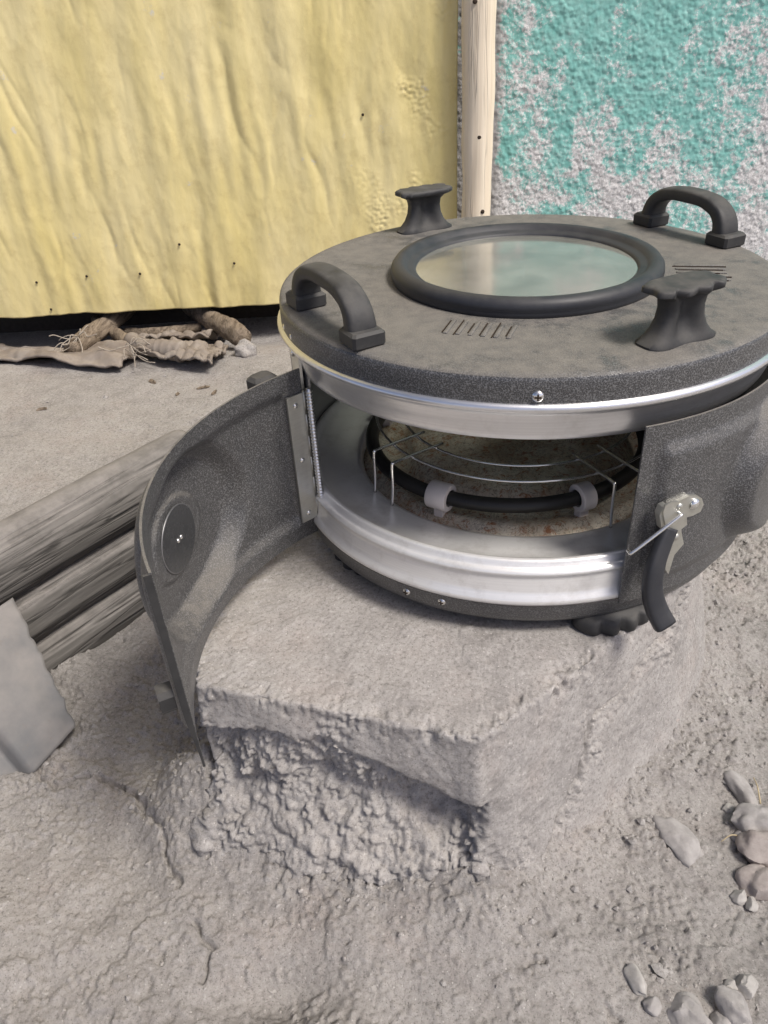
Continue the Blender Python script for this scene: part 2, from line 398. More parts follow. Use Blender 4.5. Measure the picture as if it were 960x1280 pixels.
# ------------------------------------------------------------------ ground
LD = np.array((.61, .792)); LN = np.array((-.792, .61)); L0 = np.array((-.507, -.040))   # log line, normal to the terrace
OUT = np.array([(-.075, -.306), (.017, -.240), (.107, -.163), (.158, -.095), (.200, .02), (.215, .21), (-.285, .21), (-.295, -.05), (-.287, -.236)])
def resample(P, n):
    P = np.vstack([P, P[:1]]); d = np.r_[0, np.cumsum(np.linalg.norm(np.diff(P, axis=0), axis=1))]
    t = np.linspace(0, d[-1], n, endpoint=False); return np.c_[np.interp(t, d, P[:, 0]), np.interp(t, d, P[:, 1])], t, d
def seg_dist(x, y, P, closed=False):
    D = np.full(x.shape, 9.0)
    n = len(P)
    for i in range(n if closed else n - 1):
        a, b = P[i], P[(i + 1) % n]; e = b - a
        t = np.clip(((x - a[0]) * e[0] + (y - a[1]) * e[1]) / (e @ e), 0, 1)
        D = np.minimum(D, np.hypot(x - a[0] - t * e[0], y - a[1] - t * e[1]))
    return D
CRACKS = [np.array(c) for c in CRACKPTS] if 'CRACKPTS' in globals() else [
    np.array([(-.418, -.183), (-.377, -.205), (-.364, -.226), (-.340, -.254), (-.330, -.281), (-.318, -.30)]),
    np.array([(-.462, -.133), (-.482, -.155), (-.478, -.178), (-.455, -.190), (-.430, -.181)]),
    np.array([(-.30, -.33), (-.285, -.352), (-.288, -.372)])]
def ground_z(x, y, detail=True):
    s = (x - L0[0]) * LD[0] + (y - L0[1]) * LD[1]
    dl = (x - L0[0]) * LN[0] + (y - L0[1]) * LN[1]          # >0 on terrace
    low = -.172 + .022 * fbm(x * 5.5, y * 5.5, 1.5, 3) + .02 * ss(-.25, .3, y) * ss(-.1, .25, x)
    D = seg_dist(x, y, OUT, True)
    low = low + .036 * np.exp(-np.maximum(D - .01, 0) / .030) + .010 * np.exp(-(((x + .075) / .06) ** 2 + ((y + .325) / .045) ** 2))                # banked against the plinth
    low = low + .045 * np.exp(-(((x + .315) / .045) ** 2 + ((y + .215) / .05) ** 2))
    low = low - .022 * np.exp(-(((x + .235) / .05) ** 2 + ((y + .385) / .022) ** 2))
    ter = -.028 - .030 * ss(.50, .62, y) + .006 * fbm(x * 7, y * 7, 4.5, 3)
    m1 = ss(.026, .040, dl) * np.maximum(ss(.42, .30, s), ss(.05, .09, dl))
    m2 = ss(.17, .26, y + 0 * x) * ss(-.40, -.34, x) * (1 - .65 * ss(.1, .4, x))
    m = np.maximum(m1, m2)
    z = low * (1 - m) + ter * m
    if detail:
        wx = x + .003 * perlin(x * 60, y * 60, 3.3); wy = y + .003 * perlin(x * 60, y * 60, 8.8)
        rough = ss(.02, .26, fbm(x * 7 + 3, y * 7, .5, 6, .62)) * (1 - .9 * m)
        rough = np.maximum(rough, ss(.085, .02, D + .03 * perlin(x * 25, y * 25, 2.0)) * (1 - m))
        spot = np.exp(-(((x - .150) / .050) ** 2 + ((y + .165) / .065) ** 2)) + .7 * np.exp(-(((x - .055) / .05) ** 2 + ((y + .345) / .03) ** 2)) + .8 * np.exp(-(((x + .20) / .06) ** 2 + ((y + .415) / .022) ** 2)) + .8 * np.exp(-(((x - .22) / .05) ** 2 + ((y - .02) / .1) ** 2))
        rough = np.maximum(rough, ss(.2, .7, spot + .35 * fbm(x * 20, y * 20, 3.0, 3)) * (1 - m))
        F1, F2, I = worley(wx * 95, wy * 95); c1 = np.clip(1 - F1 * 1.6, 0, 1) ** .5 * np.clip(I * 1.8 - .8, 0, 1)
        G1, G2, J = worley(wx * 200, wy * 200); c2 = np.clip(1 - G1 * 1.5, 0, 1) ** .5 * np.clip(J * 1.8 - .6, 0, 1)
        H1, H2, K = worley(wx * 360, wy * 360); c3 = np.clip(1 - H1 * 1.4, 0, 1) ** .5 * K
        z = z + rough * (.0056 * c1 + .0046 * c2 + .0024 * c3 - .0015) + (1 - rough) * (1 - .8 * m) * (.0008 * c3 * (K > .5) + .0022 * c2 * (J > .85))
        z = z + .0040 * fbm(wx * 20, wy * 20, 2.2, 3, .5) * (1 - .55 * m) + (.0012 + .0012 * rough) * fbm(x * 110, y * 110, 6.1, 4, .7) * (1 - .5 * m)
        t = fbm(wx * 9, wy * 9, 9.7, 6, .58); z = z + (.0026 * ss(.085, .11, t) - .0026 * ss(.30, .315, t)) * (1 - m)
        p_ = fbm(wx * 38, wy * 38, 14.2, 4, .6); z = z - .0045 * ss(.36, .46, p_) * (1 - .7 * m)
        for cr in CRACKS:
            dc = seg_dist(x + .004 * perlin(x * 90, y * 90, 1.1), y + .004 * perlin(x * 90, y * 90, 5.1), cr)
            z = z - .007 * ss(.0035, .0008, dc) + .002 * ss(.02, .004, dc)
    return z
def axis(lo, hi, st, far, g=1.25):
    c = list(np.arange(lo, hi, st)); a = []; p = lo; d = st
    while p > -far: d *= g; p -= d; a.append(p)
    b = []; p = c[-1]; d = st
    while p < far: d *= g; p += d; b.append(p)
    return np.array(a[::-1] + c + b)
gx = axis(-.66, .36, .0015, 60); gy0 = axis(-.48, .30, .0015, 60, 1.25)
gy = np.concatenate([gy0[gy0 < .298], np.arange(.30, .70, .0035), .70 * 1.3 ** np.arange(1, 18)])
XX, YY = np.meshgrid(gx, gy)
ZZ = ground_z(XX, YY)
tag(mkgrid('ground', np.stack([XX, YY, ZZ], -1), M['earth']), kind='structure')

# ------------------------------------------------------------------ plinth
def plinth():
    # fine resample, then light corner rounding
    P, t, d = resample(OUT, 1400)
    for _ in range(24): P = .25 * np.roll(P, 1, 0) + .5 * P + .25 * np.roll(P, -1, 0)
    n2 = np.roll(P, -1, 0) - np.roll(P, 1, 0); n2 = np.c_[n2[:, 1], -n2[:, 0]]; n2 /= np.linalg.norm(n2, axis=1)[:, None]
    for _ in range(14): n2 = .25 * np.roll(n2, 1, 0) + .5 * n2 + .25 * np.roll(n2, -1, 0)
    n2 /= np.linalg.norm(n2, axis=1)[:, None]
    A = OUT[0]; B = OUT[8]; ab = B - A
    sAB = ((P - A) @ ab) / (ab @ ab); nab = np.array((ab[1], -ab[0])); nab /= np.linalg.norm(nab)
    if nab @ (A - np.array((-.05, 0))) < 0: nab = -nab
    left = ss(.62, .92, n2 @ nab) * ss(-.05, .02, sAB)                       # the eroded front-left face
    right = (n2[:, 0] > .1) * 1.0
    for _ in range(120): right = .25 * np.roll(right, 1) + .5 * right + .25 * np.roll(right, -1)
    NR = 150; zz = np.linspace(-.23, -.0035, NR)
    rows = []
    lip = np.interp(sAB, [0, .04, .14, .30, .5, .75, 1], [.062, .060, .054, .040, .026, .030, .042])
    x, y = P[:, 0], P[:, 1]
    ln = .009 * fbm(x * 45, y * 45, 2.0, 4, .6)
    for z in zz:
        low = ss(-lip - .001 + ln, -lip - .010 + ln, np.full(len(P), z))
        off_r = right * (.034 * np.clip(-z / .17, 0, 1.4) ** 1.3)
        deep = .007 + .014 * np.exp(-((sAB - .13) / .12) ** 2)
        off_l = left * (-deep * low + (.034 * (1 - .85 * np.exp(-(sAB / .16) ** 2)) + deep) * ss(-.080, -.160, z) * low + .006 * ss(0, -.05, z))
        rows.append(np.c_[P + n2 * (off_r + off_l)[:, None], np.full(len(P), z), left * low])
    top = []; er = .0035
    for k in range(1, 7):
        a = k / 6 * math.pi / 2
        top.append(np.c_[P - n2 * (er * (1 - math.cos(a))), np.full(len(P), -.0035 + er * math.sin(a)), np.zeros(len(P))])
    edge = top[-1]; cen = np.array((-.05, -.02))
    for k in range(1, 110):
        f = 1 - (k / 110)
        top.append(np.c_[cen + (edge[:, :2] - cen) * f, np.zeros(len(P)), np.zeros(len(P))])
    G = np.concatenate([np.array(rows), np.array(top)], 0)
    V = G[..., :3]; er_m = G[..., 3]; x, y, z = V[..., 0], V[..., 1], V[..., 2]
    du = np.roll(V, -1, 1) - np.roll(V, 1, 1); dv = np.gradient(V, axis=0); N = np.cross(du, dv); N /= np.linalg.norm(N, axis=-1, keepdims=True) + 1e-12
    row = np.arange(len(G))[:, None] * np.ones(len(P))
    side = ss(NR + 5, NR - 6, row)
    wx = x + .003 * perlin(x * 60, y * 60, z * 60); wy = y + .003 * perlin(x * 60 + 9, y * 60, z * 60); wz = z + .003 * perlin(x * 60, y * 60 + 5, z * 60)
    F1, F2, I = worley(wx * 150, wy * 150, wz * 150); c1 = np.clip(1 - F1 * 1.25, 0, 1) ** .55 * np.clip(I * 1.5 - .2, .05, 1)
    G1, G2, J = worley(wx * 300, wy * 300, wz * 300); c2 = np.clip(1 - G1 * 1.25, 0, 1) ** .55 * np.clip(J * 1.5 - .2, .05, 1)
    H1, H2, K = worley(wx * 70, wy * 70, wz * 70); c3 = np.clip(1 - H1 * 1.25, 0, 1) ** .6 * np.clip(K * 1.4 - .2, 0, 1)
    pt = .62 + .55 * ss(-.12, .18, fbm(x * 15 + 2, y * 15, z * 15, 3))
    d = er_m * (pt * (.0050 * c3 * (K > .45) + .0060 * c1 + .0042 * c2) - .005 + .026 * fbm(x * 16, y * 16, z * 16, 5, .60))
    d = d + side * (1 - er_m) * (.0034 * fbm(x * 20, y * 20, z * 20, 4, .5) + .0011 * fbm(x * 130, y * 130, z * 130, 3, .6))
    pr = ss(.10, .3, fbm(x * 12 + 4, y * 12, z * 12, 4)) * side * (1 - er_m)
    d = d + pr * (.0035 * c1 + .003 * c2 - .002)
    # flaked rim and a runnel down the right face
    rim = ss(NR - 12, NR, row) * ss(NR + 16, NR + 3, row)
    d = d - rim * .0050 * ss(.05, .35, fbm(x * 50, y * 50, z * 20 + 2.7, 4, .6)) - rim * .0015 * ss(.0, .3, fbm(x * 140, y * 140, 5.0, 2))
    CK = np.array([(.150, -.018), (.120, -.029), (.098, -.037), (.076, -.047), (.054, -.059), (.041, -.058), (.028, -.058), (.021, -.075), (.014, -.096), (-.001, -.125), (-.012, -.142), (-.02, -.17)])
    wxx = x + .004 * perlin(x * 70, y * 70, z * 70); wzz = z + .004 * perlin(x * 70, y * 70, z * 70 + 7)
    rn = seg_dist(wxx, wzz, CK); xl = np.interp(wzz, CK[::-1, 1], CK[::-1, 0]); beyond = (wxx > xl) * 1.0
    onr = (right > .5) * side
    d = d - onr * (.0065 * ss(.0045, .001, rn) + beyond * .0050 * ss(.020, .003, rn)) + onr * beyond * ss(.022, .006, rn) * (.004 * c1 + .003 * c2)
    flat = 1 - side
    d = d + flat * (.0020 * fbm(x * 14, y * 14, 1.0, 4) + .0006 * fbm(x * 50 + 2 * fbm(x * 12, y * 12, 7, 2), y * 150, 3.0, 3, .6) + .0006 * c2 * (J > .7) + .0010 * ss(.2, .26, fbm(x * 22, y * 22, 8.0, 4)))
    if N[NR + 60, 10, 2] < 0: N = -N
    V = V + N * d[..., None]
    o = mkgrid('plinth', V, M['plaster'], wrap=True)
    tag(o, 'mud plastered plinth with crumbling front corner under the round oven', 'plinth')
plinth()

# ------------------------------------------------------------------ walls, pole
def yellow_sheet():
    xs = np.concatenate([np.linspace(-2.2, -.85, 120, endpoint=False), np.linspace(-.85, .012, 420)])
    zs = np.concatenate([np.linspace(.004, .50, 250), np.linspace(.51, 2.3, 140)])
    X, Zz = np.meshgrid(xs, zs)
    Xw = X + .012 * fbm(X * 4, Zz * 5, 1.0, 3)
    y = .0020 * np.sin(Xw * 2 * math.pi / .070 + 2.0 * perlin(X * 4, Zz * 3, 2.0)) * (.55 + .6 * perlin(X * 6, Zz * 5, 9.0))
    y += .0036 * fbm(X * 5, Zz * 3, 7.0, 3) + .0024 * fbm(X * 24, Zz * 9, 8.0, 4, .55) + .0009 * np.sin(Xw * 2 * math.pi / .027 + 2 * perlin(X * 9, Zz * 5, 4.0)) * ss(-.1, .5, perlin(X * 7, Zz * 6, 5.0))
    for k_, (fx, fz, am) in enumerate(((20, 5, .0017), (31, 7, .0013), (13, 3.5, .0018))):      # sharp creases
        r = perlin(X * fx + .45 * perlin(X * 9, Zz * 9, 31.0 + k_), Zz * fz, 12.0 + 3 * k_)
        y += am * (1 - np.abs(r) * 3.2).clip(0, 1) ** 1.3 * ss(.05, .45, perlin(X * fx * .6, Zz * fz * .9, 15.0 + k_))
    # blistered paint
    F1, F2, I = worley(X * 170, Zz * 170)
    blm = ss(.05, .4, fbm(X * 14, Zz * 9, 21.0, 3)) * ss(-.17, -.08, X) * ss(.02, -.02, X)
    y -= blm * .0024 * np.clip(1 - F1 * 1.4, 0, 1)
    zb = Zz + ss(.25, 0, Zz) * (.009 * (-(X) / .8) + .002 * perlin(X * 12, 1, 1))
    y = y * 1.15
    V = np.stack([X, .612 + y, zb], -1)
    m = mkgrid('wall_sheet', V, M['yellow'])
    md = m.modifiers.new('thickness', 'SOLIDIFY'); md.thickness = .002; md.offset = -1
    tag(m, 'yellow painted dented metal sheet wall panel with rusty nail heads', 'wall panel')
    def ysurf(px, pz):
        i = np.argmin(abs(xs - px)); j = np.argmin(abs(zs - pz)); return .612 + y[j, i]
    for (px, pz) in ((-.675, .068), (-.592, .073), (-.505, .072), (-.432, .115), (-.35, .08), (-.665, .022), (-.128, .283)):
        dome((px, ysurf(px, pz) - .0018, pz), (0, -1, 0), .0021, .0016).build('nail', M['hole'], m)
yellow_sheet()
def teal_wall():
    xs = np.concatenate([np.linspace(-.02, .62, 430), np.linspace(.625, 3.0, 120)])
    zs = np.concatenate([np.linspace(-.25, .05, 40, endpoint=False), np.linspace(.05, .50, 310), np.linspace(.505, 2.3, 120)])
    X, Zz = np.meshgrid(xs, zs)
    F1, F2, I = worley(X * 150, Zz * 150); G1, G2, J = worley(X * 70, Zz * 70)
    y = -.004 * np.clip(1 - F1 * 1.2, 0, 1) * (.2 + I) - .004 * np.clip(1 - G1 * 1.2, 0, 1) * J + .005 * fbm(X * 12, Zz * 12, 3.0, 4, .6) + .0022 * fbm(X * 120, Zz * 120, 1.0, 3, .7)
    y = y * .42
    V = np.stack([X, .648 + y, Zz], -1)
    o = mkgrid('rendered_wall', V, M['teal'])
    b = V.copy(); 
    md = o.modifiers.new('thickness', 'SOLIDIFY'); md.thickness = .12; md.offset = -1
    tag(o, 'rough cement wall with peeling teal paint beside the wooden pole', 'wall')
teal_wall()
def pole():
    zs = np.linspace(-.06, 2.35, 140)
    cx = .0355 + .004 * np.sin(zs * 5) + .003 * perlin(zs * 9, 1.0, 2.0); cy = .590 + .002 * np.sin(zs * 3)
    P = np.c_[cx, cy, zs]; r = .0212 + .0022 * np.sin(zs * 3.4) + .0015 * perlin(zs * 14, 4.0, 1.0)
    def fn(V):
        a = .0009 * fbm(V[..., 0] * 150, V[..., 1] * 150, V[..., 2] * 12, 3); c = np.stack([cx, cy, zs], -1)[:, None]
        return c + (V - c) * (1 + a / .02)[..., None]
    o = tube(P, r, 36, fn=fn, up=(1, 0, 0)).build('wooden_pole', M['pole'])
    tag(o, 'pale peeled wooden pole between the yellow sheet and the teal wall', 'pole')
    for (px, z) in ((.046, .146), (.030, .415), (.039, .25)):
        yy = .590 - .0195
        dome((px, yy - .0012, z), (0, -1, .1), .0032, .0016).build('knot', M['hole'], o)
pole()
# added wall behind the sheet, blocks light so the gap below stays dark
b = box((-1.10, .80, 1.05), np.array((1., 0, 0)), np.array((0, 1., 0)), np.array((0, 0, 1.)), 1.07, .06, 1.20, .006).build('gap_light_block', M['light_block_dark'], smooth=False)
tag(b, 'added dark wall blocking light behind the yellow sheet', 'wall')

# ------------------------------------------------------------------ oven
oven = empty('round_oven', (0, 0, 0))
tag(oven, 'round dark grey electric oven with glass lid and one door open on the plinth', 'oven')
Lz = .228
# lid disc with rounded shoulder, skirt
prof = [(.104, Lz - .006), (.104, Lz), (.15, Lz - .0002), (.190, Lz - .0005), (.203, Lz - .001), (.2072, Lz - .0016), (.2092, Lz - .0030), (.2100, Lz - .0055), (.2103, Lz - .011), (.2105, Lz - .021), (.2075, Lz - .022), (.2045, Lz - .012), (.198, Lz - .007), (.15, Lz - .0055)]
lid = lathe(prof, 200, closed=True).build('lid', M['hammered'], oven); sharp(lid, 50)
# rubber ring round glass
ring = [(.1125, Lz - .001), (.1134, Lz + .003), (.1130, Lz + .0045), (.1138, Lz + .0060), (.1132, Lz + .0100), (.1105, Lz + .0135), (.1065, Lz + .0145), (.1025, Lz + .0135), (.1003, Lz + .0105), (.0985, Lz + .0093), (.0950, Lz + .0088), (.0925, Lz + .0072), (.0920, Lz + .0025), (.103, Lz - .005)]
o = lathe(ring, 180, closed=True).build('rubber_ring', M['rubber'], lid)
g = [(.0005, Lz + .0085), (.03, Lz + .0083), (.06, Lz + .0077), (.0945, Lz + .0062), (.0945, Lz + .0028), (.06, Lz + .0043), (.03, Lz + .0049), (.0005, Lz + .005)]
sharp(lathe(g, 120, closed=True).build('glass_pane', M['glass'], lid), 40)
# aluminium rim below the lid
al = [(.2085, .2075), (.2125, .2068), (.2140, .2040), (.2128, .2012), (.2085, .1995), (.2062, .196), (.2050, .188), (.2035, .181), (.2020, .1765), (.1985, .1745), (.1965, .1765), (.1975, .19), (.1990, .205)]
o = lathe(al, 200, closed=True).build('upper_rim', M['alu'], oven)
# inner underside of the lid (dark liner)
lathe([(.1985, .2045), (.15, .2165), (.1045, .2205), (.1045, .2185), (.15, .2145), (.1975, .2025)], 120, closed=True).build('lid_liner', M['dark_steel'], oven)
# aluminium base tray, floor sunk round a pan
tray = [(.2080, .0345), (.2105, .0352), (.2124, .0382), (.2115, .0412), (.2092, .0435), (.2078, .047), (.2070, .0575), (.2062, .0605), (.2080, .0622), (.2080, .0648), (.2045, .0662), (.2025, .0672), (.2020, .0705), (.1995, .0725), (.1965, .0715), (.1950, .068), (.1900, .0625), (.175, .0610), (.156, .0600), (.1515, .0585), (.1495, .0555), (.1490, .048), (.150, .046), (.19, .046), (.204, .036)]
o = lathe(tray, 200, closed=True).build('base_tray', M['pan'], oven)
bp = [(.0005, .0715), (.06, .0715), (.094, .0705), (.103, .0660), (.109, .0545), (.122, .0545), (.131, .0575), (.137, .0575), (.1425, .053), (.1495, .0495), (.1495, .047), (.1, .0475), (.0005, .0475)]
lathe(bp, 120, closed=True).build('rusty_floor_pan', M['rust'], oven)
# dark base band and underside
bb = [(.0005, .0120), (.185, .0120), (.2005, .0128), (.2055, .0155), (.2080, .0205), (.2105, .0345), (.2070, .0350), (.2040, .0240), (.2, .018), (.0005, .018)]
o = lathe(bb, 200, closed=True).build('base_band', M['hammered'], oven); sharp(o, 60)
# body shell behind (between the two door ends)
shell = [(.2065, .0560), (.2065, .1800), (.2045, .1800), (.2045, .0560)]
o = lathe(shell, 120, 8, 200, closed=True).build('body_shell', M['hammered'], oven); sharp(o)
inner = [(.2030, .0600), (.2030, .1800), (.2015, .1800), (.2015, .0600)]
o = lathe(inner, 120, 8, 203, closed=True).build('inner_wall', M['dark_steel'], oven); sharp(o)
# ---- doors
ARC = 78.5; ZB, ZT = .0265, .1860; HA = -158.0; RD = .2085
def door_height(u, v, L, H):
    """outward pressing at arc length u (0..L), height v (0..H)"""
    mx = np.minimum(u, L - u); mz = np.minimum(v, H - v)
    b = ss(.011, .021, mx) * ss(.012, .026, mz)
    rr = np.hypot((u - L / 2) * .88, (v - H / 2))
    h = .0048 * b + .0150 * ss(.072, .054, rr) * ss(.002, .020, mz)
    h = h - .0030 * ss(.033, .029, rr) 
    return h
def door(name, a0, a1, T, mat, RD=RD, ZB=ZB):
    nu, nv = 170, 100
    L = R_(a1 - a0) * RD; H = ZT - ZB
    a = np.linspace(a0, a1, nu); z = np.linspace(ZB, ZT, nv)
    A, Zv = np.meshgrid(a, z); h = door_height((A - a0) / (a1 - a0) * L, Zv - ZB, L, H)
    ra = np.radians(A)
    def surf(off):
        r = RD + h + off
        return T(np.stack([r * np.cos(ra), r * np.sin(ra), Zv], -1))
    m = MB(); n0 = nu * nv
    m.grid(surf(.0008)); m.grid(surf(-.0008), flip=True)
    idx = lambda i, j: i * nu + j
    rim = [idx(0, j) for j in range(nu)] + [idx(i, nu - 1) for i in range(1, nv)] + [idx(nv - 1, j) for j in range(nu - 2, -1, -1)] + [idx(i, 0) for i in range(nv - 2, 0, -1)]
    for k in range(len(rim)):
        p, q_ = rim[k], rim[(k + 1) % len(rim)]; m.F.append((p, p + n0, q_ + n0, q_))
    return sharp(m.build(name, mat, oven), 60), L, H
def T0(V): return V
RR, ZBR = .2135, .0330
TH = R_(-75.2)
Hx = cyl(HA, RD, 0)
def T1(V):
    V = np.asarray(V, float); p = V - np.array((Hx[0], Hx[1], 0)); c, s = math.cos(TH), math.sin(TH)
    return np.stack([Hx[0] + c * p[..., 0] - s * p[..., 1], Hx[1] + s * p[..., 0] + c * p[..., 1], V[..., 2]], -1)
def tmb(m, T): m.V = [tuple(v) for v in T(np.array(m.V))]; return m
doorL, LL, HH = door('open_door', HA, HA + ARC, T1, M['hammered'])
doorL['label'] = 'door swung open showing its hollow inner face'
doorR, _, _ = door('closed_door', -78.0, -78.0 + 86, T0, M['hammered'], RR, ZBR)
doorR['label'] = 'closed door with toggle latch'
def sight(par, ac, T, RD=RD, ZB=ZB):
    n, t, z = frame(ac); zc = (ZB + ZT) / 2
    rc = RD + .0048 + .0150 - .0030
    def disc(r0, r1, rad, k=40):
        m = MB(); V = []
        for rr, ra in ((0.0005, r0), (rad * .6, r0 - .0), (rad, r0 - .0003), (rad, r1), (0.0005, r1)):
            V.append([n * ra + (t * math.cos(g) + z * math.sin(g)) * rr + z * zc for g in np.linspace(0, 2 * math.pi, k, endpoint=False)])
        return m.grid(np.array(V), wrapv=True)
    sharp(tmb(disc(rc + .0015, rc - .0034, .0255), T).build('sight_glass', M['glass_small'], par), 40)
    V = []
    for g in np.linspace(0, 2 * math.pi, 48, endpoint=False): V.append(n * (rc - .0026) + (t * math.cos(g) + z * math.sin(g)) * .0257 + z * zc)
    V.append(V[0]); V.append(V[1])
    tmb(tube(V, .0006, 8, cap=False), T).build('glass_bezel', M['dark_steel'], par)
    for k in (-1, 1):
        p = T(np.array([n * (rc - .0033) + t * k * .0024 + z * zc, n * (rc - .0060) + t * k * .0024 + z * zc]))
        dome(p[0], p[1] - p[0], .0021, .0014).build('glass_dot', M['chrome'], par)  # pair of small bright chrome domes at the disc centre
sight(doorL, HA + ARC / 2, T1); sight(doorR, -78 + 43, T0, RR, ZBR)
# hammered backs of sight glass bosses need no more; turned edge on the free end of the open door
af = HA + ARC
m = MB(); V = []
for zf in np.linspace(ZB + .001, ZT - .001, 24):
    dp = .0008 + .0032 * float(ss(ZB, .085, zf)); V.append([cyl(af - .35, RD - .0003, zf), cyl(af + .15, RD - .0003, zf), cyl(af + .15, RD + dp, zf), cyl(af - .35, RD + dp, zf)])
m.grid(np.array(V), wrapv=True); m.F.append((0, 1, 2, 3)); m.F.append((92, 93, 94, 95))
tmb(m, T1).build('edge_flange', M['black'], doorL, smooth=False)  # black here paints in the shade on the door's edge side
# catch on the outside of the open door
m = plate([(af - 3.5, .080), (af - 1.6, .078), (af - .9, .082), (af - .8, .092), (af - 1.4, .096), (af - 3.5, .096)], RD + .0055, RD + .0150)
tmb(m, T1).build('catch', M['black'], doorL, smooth=False)
# hinge: leaf on the door, leaf on the post, pin, rivets
m = plate([(HA + .2, .044), (HA + 4.7, .044), (HA + 4.7, .166), (HA + .2, .166)], RD - .0030, RD - .0012)
leaf = tmb(m, T1).build('hinge_leaf', M['zinc'], doorL, smooth=False)
n_, t_, z_ = frame(HA + 2.6)
for zz_ in (.052, .106, .157):
    p = T1(np.array([cyl(HA + 2.6, RD - .0030, zz_), cyl(HA + 2.6, RD - .0050, zz_)]))
    dome(p[0], p[1] - p[0], .0026, .0016).build('rivet', M['chrome'], doorL)
for k in range(6):
    z0 = .045 + k * .0203
    tube([cyl(HA, RD - .001, z0), cyl(HA, RD - .001, z0 + .0192)], .0023, 12).build('hinge_knuckle', M['zinc'], oven)
o = plate([(HA - 8.5, .020), (HA - .8, .020), (HA - .8, .199), (HA - 8.5, .199)], RD - .0035, RD - .0012).build('hinge_post', M['zinc'], oven, smooth=False)
for a_, z0 in ((-163.5, .192), (-159.8, .2105), (-166.5, .2105)):
    rr = RD if z0 < .2 else .2102
    o = dome(cyl(a_, rr - .0015, z0), frame(a_)[0], .0036, .0024).build('screw', M['chrome'], oven)
# woven seal strip along the opening edge
zz_ = np.linspace(.058, .170, 120)
V = tube([cyl(HA + 1.9, .2045, z) for z in zz_], .0026 * (1 + .25 * np.sin(np.arange(120) * 1.9)), 8).build('seal_strip', M['alu'], oven)
# small black catch behind the open door near hinge
p = T1(np.array([cyl(HA + 7, RD + .0150, .1770)]))[0]
nn = T1(np.array([cyl(HA + 7, RD + .025, .1770)]))[0] - p; nn /= np.linalg.norm(nn)
box(p, nn, np.cross((0, 0, 1.), nn), np.array((0, 0, 1.)), .009, .011, .008, .003).build('hinge_stop', M['black'], doorL, smooth=False)
# ---- screws
def screw(a, r, z, rad=.0042):
    n, t, zz = frame(a)
    o = dome(cyl(a, r, z), n, rad, .0026, 18, 5).build('screw', M['chrome'], oven)
    m = MB()
    for X, Y in ((t, zz), (zz, t)):
        bb = box(cyl(a, r + .0025, z), X, Y, n, rad * .55, rad * .14, .0004); m.add(bb.V, bb.F)
    rot = m.build('screw_slot', M['hole'], o, smooth=False)
screw(-97.9, .2098, .2125); screw(-124.2, .2085, .0268, .0036); screw(-115.6, .2085, .0272, .0036)
# ---- vent slots (pressed ridges with dark gaps)
for ac, k0, ln in ((-112, 6, .030), (-13, 5, .044)):
    n, t, z = frame(ac)
    for k in range(k0):
        c = n * (.122 + ln / 2) + t * ((k - (k0 - 1) / 2) * .0092 - (.006 if k0 == 6 else 0)) + z * (Lz + .0001)
        box(c, n, t, z, ln / 2 * (.8 + .2 * math.sin(k * 2.1)), .00035, .0005).build('vent_slot', M['hole'], lid, smooth=False)
        box(c + t * .0024, n, t, z, ln / 2 * .9, .0017, .0007, .0005).build('vent_rib', M['hammered'], lid)
# ---- carrying handles
def handle(a_, b_, z0):
    a_ = np.array((*a_, z0)); b_ = np.array((*b_, z0)); d = b_ - a_; Ld = np.linalg.norm(d); d /= Ld; side = np.cross(d, (0, 0, 1.))
    root = None
    P = []
    for s in np.linspace(0, math.pi, 41):
        cx, sy = math.cos(s), math.sin(s)
        ex = np.sign(cx) * abs(cx) ** .72; ez = abs(sy) ** .72
        P.append((a_ + b_) / 2 - d * ex * (Ld / 2 - .002) + np.array((0, 0, .006 + .029 * ez)))
    rad = 1 + .35 * np.abs(np.linspace(-1, 1, 41)) ** 2.5
    gr = 1 + .035 * np.cos(np.linspace(-1, 1, 41) * 18) * (np.abs(np.linspace(-1, 1, 41)) < .55)
    m = tube(P, rad * gr, 20, flat=(.0105, .0056), up=np.cross(side, d) * 0 + side if False else None) if False else None
    # section oriented: width along 'side', thickness in the arch plane
    P = np.array(P); T = np.gradient(P, axis=0); T /= np.linalg.norm(T, axis=1)[:, None]
    ang = np.linspace(0, 2 * np.pi, 22, endpoint=False); V = np.zeros((41, 22, 3))
    for i in range(41):
        nrm = np.cross(T[i], side); ca, sa = np.cos(ang), np.sin(ang); e = .48
        V[i] = P[i] + (side * (.0098 * rad[i] ** .5 * (np.sign(ca) * np.abs(ca) ** e))[:, None] + nrm * (.0058 * (rad[i] * gr[i]) * (np.sign(sa) * np.abs(sa) ** e))[:, None])
    mm = MB(); mm.grid(V, wrapv=True); mm.F.append(tuple(range(22))[::-1]); mm.F.append(tuple(range(40 * 22, 41 * 22)))
    h = mm.build('carrying_handle', M['black'], lid)
    for c in (a_, b_):
        s = -1 if c is a_ else 1
        box(c + d * s * .000 + np.array((0, 0, .0055)), d, side, np.array((0, 0, 1.)), .0125, .0130, .0060, .002).build('handle_foot', M['black'], h, smooth=False)
handle((-.140, -.137), (-.184, -.049), Lz - .0008); handle((.190, .046), (.150, .130), Lz - .0008)
